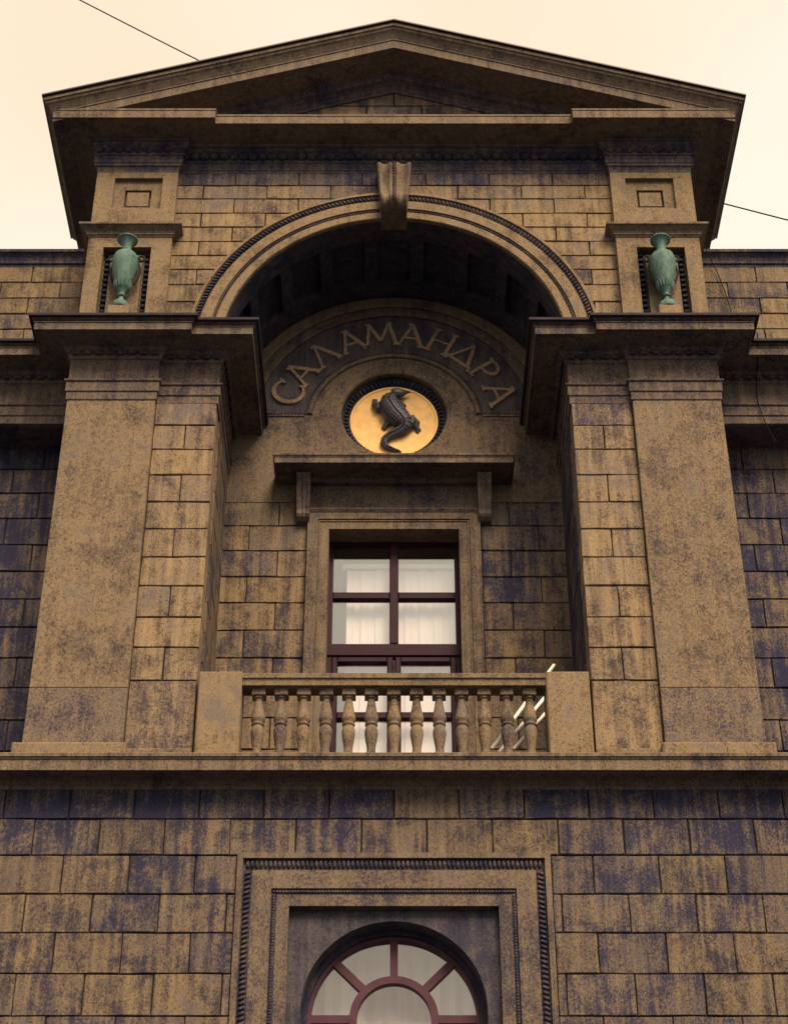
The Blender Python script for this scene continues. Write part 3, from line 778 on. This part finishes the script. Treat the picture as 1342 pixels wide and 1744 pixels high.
# vault with sunk coffers
m = MB(); v = []; f = []
NA, ys = 11, [.16, .50, .62, 1.18, 1.25, YB + .06]
def vp(a, y, r): return (r * cos(a), y, ZC + r * sin(a))
for i in range(NA):
    b0, b1 = pi * i / NA, pi * (i + 1) / NA; d = (b1 - b0) * .14
    o = len(v); A = [b0, b0 + d, b1 - d, b1]; sub = []
    def strip(aa, ab, ya, yb, ra=2.052, rb=2.052, k=4):
        o = len(v)
        for j in range(k + 1):
            a = aa + (ab - aa) * j / k; v.append(vp(a, ya, ra)); v.append(vp(a, yb, rb))
        for j in range(k): f.append((o + 2 * j, o + 2 * j + 1, o + 2 * j + 3, o + 2 * j + 2))
    strip(A[0], A[3], ys[0], ys[1]); strip(A[0], A[3], ys[4], ys[5]); strip(A[0], A[1], ys[1], ys[4], k=1); strip(A[2], A[3], ys[1], ys[4], k=1)
    strip(A[1], A[2], ys[1], ys[1], 2.052, 2.16); strip(A[1], A[2], ys[4], ys[4], 2.052, 2.16); strip(A[1], A[2], ys[1], ys[4], 2.16, 2.16)
    for a in (A[1], A[2]):
        o = len(v); v += [vp(a, ys[1], 2.052), vp(a, ys[4], 2.052), vp(a, ys[4], 2.16), vp(a, ys[1], 2.16)]; f.append((o, o + 1, o + 2, o + 3))
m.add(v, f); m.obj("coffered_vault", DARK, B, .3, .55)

# keystone
m = MB(); nu = 25; v = []; f = []
kp = [(-.02, 18.70), (-.10, 18.685), (-.15, 18.66), (-.15, 18.62), (-.105, 18.52), (-.08, 18.41), (-.08, 18.29), (-.10, 18.17), (-.105, 18.145), (-.155, 18.13), (-.185, 18.085), (-.190, 18.03), (-.170, 17.975), (-.115, 17.935), (0, 17.92), (.12, 17.92)]
for (y, z) in kp:
    hw = .158 + (.212 - .158) * (z - 17.93) / .72
    for i in range(nu):
        u = -1 + 2 * i / (nu - 1); a = abs(u)
        dep = 0
        if .24 < a < .86: dep = .040 * sin(pi * (a - .24) / .62)
        if a < .14: dep = .018
        if a > .98: dep = .02
        v.append((u * hw, y + dep, z))
J = len(kp)
for j in range(J - 1):
    for i in range(nu - 1): f.append((j * nu + i, j * nu + i + 1, (j + 1) * nu + i + 1, (j + 1) * nu + i))
base = len(v)
for (y, z) in kp:
    hw = .158 + (.212 - .158) * (z - 17.93) / .72; v += [(-hw, .3, z), (hw, .3, z)]
for j in range(J - 1):
    f += [(j * nu, (j + 1) * nu, base + 2 * j + 2, base + 2 * j), (j * nu + nu - 1, base + 2 * j + 1, base + 2 * j + 3, (j + 1) * nu + nu - 1)]
f.append(tuple([(J - 1) * nu + i for i in range(nu)] + [base + 2 * J - 1, base + 2 * J - 2])); f.append(tuple(list(range(nu)) + [base + 1, base]))
m.add(v, f); KS = m.obj("keystone", TRIM, B, .16, .56, True, 35)
m = MB()
pts = [Vector((0, y + .008, z)) for y, z in kp[2:13]]
for a, b in zip(pts, pts[1:]):
    nn = max(1, round((b - a).length / .034))
    for j in range(nn): m.ball(a + (b - a) * (j / nn), .017)
stuff(m.obj("bead_moulding", TRIM, KS, .4, .4, True))

# frieze bands over the arch
m = MB(); m.sweep([(-2.74, .13), (2.74, .13)], [(-.05, 18.738), (.004, 18.738), (.006, 18.775), (.016, 18.782), (.018, 18.90), (.03, 18.908), (.03, 18.925), (.02, 18.93), (.02, 19.0), (.10, 19.05), (.10, 19.10), (-.05, 19.15)])
FB = m.obj("frieze_band", TRIM, B, .36, .40)
m = MB(); leaf_run(m, (-2.72, .075, 18.985), (2.72, .075, 18.985), (0, -1, .3), (0, -.02, .042), .125, .03); stuff(m.obj("egg_moulding", TRIM, FB, .42, .36, True))

# upper pilasters
for s in (-1, 1):
    sx = lambda a, b: (min(s * a, s * b), max(s * a, s * b))
    x0, x1 = sx(2.72, 3.74); xc = s * 3.24
    # front slab with the sunk panel and the long urn recess cut out: built from butted pieces
    m = MB(); pw0, pw1, pz0, pz1 = s * 2.905, s * 3.51, 18.03, 18.56
    p0, p1 = min(pw0, pw1), max(pw0, pw1); q0, q1 = sx(2.962, 3.548)
    m.box(x0, x1, .16, 1.9, 15.8, 19.1)                                            # core
    m.box(x0, x1, .03, .158, 18.56, 18.98); m.box(x0, p0, .03, .158, 18.03, 18.56); m.box(p1, x1, .03, .158, 18.03, 18.56); m.box(x0, x1, .03, .158, 17.37, 18.03)
    m.box(x0, q0, .03, .158, 15.8, 17.37); m.box(q1, x1, .03, .158, 15.8, 17.37)
    UP = m.obj("upper_pilaster", SMOOTH, B, .10, .55)
    m = MB(); c0, c1 = (p0 + p1) / 2 - .165, (p0 + p1) / 2 + .165; cz0, cz1 = 18.10, 18.40
    m.box(p0, c0, .085, .157, 18.03, 18.56); m.box(c1, p1, .085, .157, 18.03, 18.56); m.box(c0, c1, .085, .157, cz1, 18.56); m.box(c0, c1, .085, .157, 18.03, cz0)
    m.obj("sunk_panel", SMOOTH, UP, .13, .54)
    m = MB(); m.box(c0 + .028, c1 - .028, .092, .156, cz0 + .028, cz1 - .035); m.obj("inner_panel", SMOOTH, UP, .10, .55)
    # recess behind the urn
    m = MB(); m.box(q0 + .10, q1 - .10, .07, .157, 15.85, 17.27); m.obj("recess_panel", SMOOTH, UP, .16, .50)
    m = MB()
    for e in (q0 + .05, q1 - .05):
        leaf_run(m, (e, .135, 15.95), (e, .135, 17.36), (0, -1, 0), (.045, 0, 0), .085, .035)
    leaf_run(m, (q0 + .1, .135, 17.32), (q1 - .1, .135, 17.32), (0, -1, 0), (0, 0, .045), .085, .035)
    stuff(m.obj("leaf_moulding", DARK, UP, .5, .35, True))
    m = MB(); a, b = sx(3.11, 3.37); m.cbox(a, b, -.20, .1, 15.90, 16.234, .012); m.obj("urn_block", SMOOTH, UP, .08, .57)
    # belt moulding and capital
    pth = [(-3.74, 1.0), (-3.74, .03), (-2.72, .03), (-2.72, .15)]
    if s > 0: pth = [(-x, y) for (x, y) in reversed(pth)]
    m = MB(); m.sweep(pth, [(-.05, 17.535), (.012, 17.535), (.016, 17.553), (.03, 17.558), (.03, 17.575), (.042, 17.60), (.075, 17.63), (.10, 17.648), (.118, 17.655), (.12, 17.685), (.11, 17.692), (-.05, 17.71)]); m.obj("belt_moulding", TRIM, UP, .16, .54)
    m = MB(); m.sweep(pth, [(-.05, 18.66), (.002, 18.66), (.006, 18.70), (.022, 18.735), (.04, 18.745), (.04, 18.785), (.05, 18.79), (.05, 18.905), (.066, 18.912), (.066, 18.93), (.05, 18.935), (.06, 19.0), (.12, 19.05), (.12, 19.10), (-.05, 19.14)]); CP = m.obj("capital", TRIM, UP, .34, .42)
    m = MB(); leaf_run(m, (s * 3.80, -.04, 18.985), (s * 2.68, -.04, 18.985), (0, -1, .3), (0, -.02, .042), .125, .03); stuff(m.obj("egg_moulding", TRIM, CP, .42, .36, True))

# pediment
m = MB(); m.sweep([(-3.82, 1.9), (-3.82, .03), (-2.72, .03), (-2.72, .13), (2.72, .13), (2.72, .03), (3.82, .03), (3.82, 1.9)],
      [(-.1, 19.12), (.0, 19.12), (.05, 19.125), (.10, 19.14), (.11, 19.165), (.445, 19.168), (.448, 19.155), (.47, 19.155), (.472, 19.275), (.480, 19.279), (.482, 19.306), (.474, 19.312), (0, 19.34), (-.1, 19.34)])
m.obj("pediment_cornice", TRIM, B, .14, .56)
SL = .325; XE = 4.42
m = MB(); prof = [(-.1, 19.06), (.42, 19.06), (.425, 19.052), (.455, 19.052), (.457, 19.185), (.47, 19.19), (.47, 19.21), (.48, 19.225), (.495, 19.25), (.525, 19.29), (.55, 19.31), (.56, 19.335), (.565, 19.34), (.58, 19.345), (.582, 19.395), (.57, 19.40), (-.1, 19.40)]
P = len(prof); v = []
for i, st in enumerate(('bl', 'cl', 'ap', 'cr', 'br')):
    for (o, z) in prof:
        zz = z + SL * (XE - 3.83 - o)
        if st == 'bl': v.append((-(3.83 + o), 1.93, zz))
        if st == 'cl': v.append((-(3.83 + o), .03 - o, zz))
        if st == 'ap': v.append((0, .03 - o, z + SL * XE))
        if st == 'cr': v.append(((3.83 + o), .03 - o, zz))
        if st == 'br': v.append(((3.83 + o), 1.93, zz))
f = [(i * P + j, (i + 1) * P + j, (i + 1) * P + j + 1, i * P + j + 1) for i in range(4) for j in range(P - 1)] + [tuple(range(P)), tuple(4 * P + j for j in range(P))]
m.add(v, f); m.obj("raking_cornice", TRIM, B, .20, .50)
m = MB(); xo = 4.432; zt = lambda x: 19.408 + SL * (XE - abs(x))
for s in (-1, 1):
    v = [(s * xo, -.585, zt(xo)), (0, -.585, zt(0)), (0, 2.0, zt(0)), (s * xo, 2.0, zt(xo))]
    v += [(a, b, c + .022) for a, b, c in v]
    m.add(v, [(0, 1, 2, 3), (4, 5, 6, 7), (0, 1, 5, 4), (1, 2, 6, 5), (2, 3, 7, 6), (3, 0, 4, 7)])
m.obj("roof", METAL, B)
m = MB(); m.add([(-3.7, 1.88, 15.8), (3.7, 1.88, 15.8), (3.7, 1.88, 19.5), (0, 1.88, 20.7), (-3.7, 1.88, 19.5)], [(0, 1, 2, 3, 4)]); m.obj("rear_wall", SMOOTH, B)
# tympanum
m = MB(); m.add([(-3.7, .155, 19.2), (3.7, .155, 19.2), (3.7, .155, 19.25), (0, .155, 20.55), (-3.7, .155, 19.25)], [(0, 1, 2, 3, 4)]); TY = m.obj("tympanum", MORTAR, B)
zap = 20.22
def tz(x): return zap - .32 * abs(x) + .03
for (z0, z1, xs) in ((19.985, 20.24, [-1.2, 0.0, 1.2]), (19.745, 19.985, [-2.0, -1.15, -.36, .36, 1.15, 2.0]), (19.50, 19.745, [-2.6, -1.5, -.7, .1, .9, 1.7, 2.6])):
    for a, b in zip(xs, xs[1:]):
        pl = []
        a_, b_ = a + .008, b - .008; lo, hi = z0 + .008, z1 - .008
        xm = (zap + .03 - hi) / .32; xl = (zap + .03 - lo) / .32
        L, R_ = max(a_, -xl), min(b_, xl)
        if R_ - L < .05: continue
        pl = [(L, lo), (R_, lo)]
        if R_ > xm: pl.append((R_, min(hi, tz(R_))))
        if xm > L and R_ > -xm: pl += [(min(R_, xm), hi), (max(L, -xm), hi)]
        if L < -xm: pl.append((L, min(hi, tz(L))))
        p2 = []
        for p in pl:
            if not p2 or hypot(p[0] - p2[-1][0], p[1] - p2[-1][1]) > .01: p2.append(p)
        if hypot(p2[0][0] - p2[-1][0], p2[0][1] - p2[-1][1]) < .01: p2.pop()
        if len(p2) >= 3: stone(TY, 0, 0, 0, 0, .13, poly=p2, soot_shade=.20, tone=.5)
m = MB()
for s in (-1, 1):
    v = []; pr = [(.0, .16), (.0, .10), (.05, .095), (.055, .085), (.125, .085), (.14, .06), (.155, .06), (.17, .0), (.27, -.02), (.30, -.02), (.30, .16)]
    for x in (0, s * 3.6):
        for (dz, y) in pr: v.append((x, y, zap - .32 * abs(x) + dz))
    Q = len(pr); m.add(v, [(j, j + 1, Q + j + 1, Q + j) for j in range(Q - 1)])
TM = m.obj("tympanum_moulding", TRIM, TY, .34, .42)
m = MB()
for s in (-1, 1): leaf_run(m, (s * .05, .03, zap + .21), (s * 3.2, .03, zap + .21 - .32 * 3.2), (0, -1, -.2), (0, 0, .05), .125, .03)
stuff(m.obj("egg_moulding", TRIM, TY, .42, .38, True))
# closing roof and outer walls of the block behind
m = MB(); m.box(-7, 7, 2.05, 9, 17.1, 17.3); m.box(-7, -3.75, .9, 2.05, 17.1, 17.3); m.box(3.75, 7, .9, 2.05, 17.1, 17.3); m.box(-3.74, 3.74, 1.95, 2.05, 17.1, 19.4); m.box(-7, -6.8, 1.0, 9, 0, 17.1); m.box(6.8, 7, 1.0, 9, 0, 17.1); m.box(-7, 7, 8.8, 9, 0, 17.1)
m.obj("rear_block", SMOOTH, B, .3, .45)

# ------------------------------------------------------------ balustrade
BL = empty("balustrade", (0, .1, 10.27)); tag(BL, "stone balustrade of thirteen turned balusters before the tall window", "balustrade")
def child(m, name, mat, soot_shade, tone, **k): 
    m.v = [(a, b - .1, c - 10.27) for a, b, c in m.v]; return m.obj(name, mat, BL, soot_shade, tone, **k)
for s in (-1, 1):
    m = MB(); a, b = sorted((s * 1.558, s * 2.005)); m.cbox(a, b, -.03, .30, 10.262, 11.335, .014); child(m, "end_block", SMOOTH, .10, .60)
m = MB(); m.sweep([(-1.557, .0), (1.557, .0)], [(-.22, 11.185), (-.0, 11.185), (.004, 11.255), (.022, 11.262), (.024, 11.312), (.014, 11.32), (-.22, 11.33), (-.22, 11.185)]); child(m, "handrail", SMOOTH, .17, .57)
m = MB(); m.box(-1.557, 1.557, .02, .22, 10.262, 10.30); child(m, "base_rail", SMOOTH, .12, .56)
prof = [(.05, 10.40), (.058, 10.42), (.05, 10.45), (.044, 10.49), (.046, 10.53), (.058, 10.60), (.068, 10.67), (.067, 10.72), (.056, 10.755), (.052, 10.765), (.064, 10.775), (.066, 10.79), (.056, 10.80), (.055, 10.81), (.072, 10.83), (.073, 10.855), (.066, 10.90), (.052, 10.97), (.041, 11.04), (.039, 11.07), (.042, 11.078), (.056, 11.086), (.057, 11.098), (.05, 11.104)]
m = MB(); m.lathe(prof, 0, 0, 20); m.v = [(a, b, c - 10.27) for a, b, c in m.v]
b0 = m.obj("baluster", SMOOTH, BL, .08, .57, True, 50); bme = b0.data
m = MB(); m.cbox(-.070, .070, -.07, .07, .834, .914, .006); c0 = m.obj("cap", SMOOTH, b0, .08, .58)
m = MB(); m.cbox(-.072, .072, -.07, .07, .02, .135, .006); d0 = m.obj("foot", SMOOTH, b0, .08, .58)
for i in range(13):
    xx = -1.388 + 1.388 * 2 * i / 12
    if i == 0: o = b0; q = c0; p_ = d0
    else:
        o = b0.copy(); C.objects.link(o)
        q = c0.copy(); C.objects.link(q); q.parent = o
        p_ = d0.copy(); C.objects.link(p_); p_.parent = o
    o.parent = BL; o.location = (xx, 0.02, 0); o.rotation_euler.z = random.uniform(-.05, .05)
    o.color = q.color = p_.color = (random.uniform(.12, .26), random.uniform(.52, .6), .5, 1)

# ------------------------------------------------------------ things
def world_urn(s, label):
    U = empty("bronze_urn", (s * 3.235, -.10, 16.236)); tag(U, label, "urn", "bronze urns on the upper pilasters")
    return U
urn_prof = [(.0, .0), (.108, .0), (.113, .02), (.110, .055), (.092, .09), (.062, .115), (.038, .135), (.034, .16), (.033, .19), (.05, .20), (.052, .215), (.036, .235), (.038, .26), (.062, .30), (.072, .315), (.072, .335), (.082, .36), (.098, .42), (.125, .53), (.147, .65), (.156, .74), (.153, .80), (.135, .855), (.10, .885), (.068, .90), (.060, .915), (.056, .96), (.06, 1.01), (.078, 1.065), (.105, 1.10), (.124, 1.115), (.124, 1.13), (.11, 1.128), (.075, 1.09), (.05, 1.0), (.0, .98)]
me_u = me_h = me_r = None
for s, lab in ((-1, "green bronze urn on the upper left pilaster, beside the dark eave"), (1, "green bronze urn on the upper right pilaster, near the dangling wire")):
    U = world_urn(s, lab)
    if not me_u:
        m = MB(); m.lathe(urn_prof, 0, 0, 28); o = m.obj("body", VERD, U, smooth=True, angle=45); me_u = o.data
        m = MB()
        for i in range(16):
            a = 2 * pi * i / 16; m.tube([(.072 * cos(a), .072 * sin(a), .325), (.088 * cos(a), .088 * sin(a), .36), (.108 * cos(a), .108 * sin(a), .42)], [.011, .014, .006], 6)
        o = m.obj("gadroon", VERD, U, smooth=True); stuff(o); me_r = o.data
        for q in (-1, 1):
            m = MB(); pts = []; rad = []
            for i in range(34):
                t_ = i / 33
                if t_ < .55:
                    a = 2 * pi * 1.35 * (1 - t_ / .55) ; r_ = .018 + .040 * (t_ / .55); pts.append((q * (.172 + r_ * cos(a + pi * .9)), .07, .885 + r_ * sin(a + pi * .9)))
                else:
                    k_ = (t_ - .55) / .45; pts.append((q * (.172 - .055 + .06 * sin(pi * k_)), .07, .885 - .02 - .40 * k_))
                rad.append(.015)
            m.tube(pts, rad, 6); 
            m2 = MB(); m2.v, m2.f = m.v, m.f
            o = m2.obj("handle", DARKM, U, smooth=True)
            if q < 0: hl = o.data
            else: hr = o.data
    else:
        link("body", me_u, None, U); stuff(link("gadroon", me_r, None, U)); link("handle", hl, None, U); link("handle", hr, None, U)

# white pipes left on the balcony
def P3(a, b, r, lab):
    o = empty("white_pipe", a); tag(o, lab, "pipe", "white pipes behind the balustrade")
    d = Vector(b) - Vector(a); L = d.length
    m = MB(); m.tube([(0, 0, 0), tuple(d)], r, 12); e = m.obj("tube", PIPE, o, smooth=True, angle=50)
    m = MB(); u = d.normalized(); m.tube([tuple(u * (L - .002)), tuple(u * (L + .008))], [r * .98, r * .80], 12); m.obj("end_cap", PIPE, o, smooth=True, angle=50)

P3((1.0, .40, 10.66), (1.728, .75, 11.868), .020, "longest white pipe, its tip sticking up above the handrail")
P3((1.068, .37, 10.60), (1.66, .65, 11.485), .020, "middle white pipe, its upper end hidden behind the end block")
P3((1.225, .40, 10.655), (1.70, .62, 11.325), .020, "lowest white pipe, nearest the right end block of the balustrade")
m = MB(); m.box(-2.03, 2.03, .36, YB + .01, 10.24, 10.585); m.obj("balcony_floor", SMOOTH, B, .2, .5)

# cables
def sag(a, b, d, n=24):
    a, b = Vector(a), Vector(b); return [a + (b - a) * (i / n) - Vector((0, 0, d * 4 * (i / n) * (1 - i / n))) for i in range(n + 1)]
m = MB(); m.box(-.03, .03, 1.77, 1.83, 20.8, 21.7); m.obj("mast", METAL, B)
m = MB(); m.tube(sag((0, 1.8, 20.80), (-9.4, 1.8, 27.68), .10), .010, 6)
tag(m.obj("overhead_cable", WIRE, smooth=True), "thin dark cable slanting down across the sky to the left roof slope", "cable", "cables tied to the roof")
m = MB(); m.tube(sag((0, 1.8, 21.62), (9.4, 1.8, 18.1), .04), .010, 6)
tag(m.obj("overhead_cable", WIRE, smooth=True), "thin dark cable leaving the right eave of the roof", "cable", "cables tied to the roof")
wp = [(3.90, .52, 17.90), (3.908, .50, 17.836), (4.00, .60, 17.62), (4.045, .62, 17.50), (4.11, .62, 17.15), (4.16, .60, 16.73), (4.20, .45, 16.35), (4.245, .0, 15.98), (4.258, -.05, 15.90), (4.262, .1, 15.70), (4.259, .36, 15.475), (4.250, .38, 15.30), (4.264, .39, 15.156), (4.31, .40, 14.93), (4.36, .40, 14.76), (4.395, .40, 14.645)]
m = MB(); m.tube(wp, .007, 6)
tag(m.obj("dangling_wire", WIRE, smooth=True), "thin loose wire hanging down the right wing beside the pilaster", "wire")
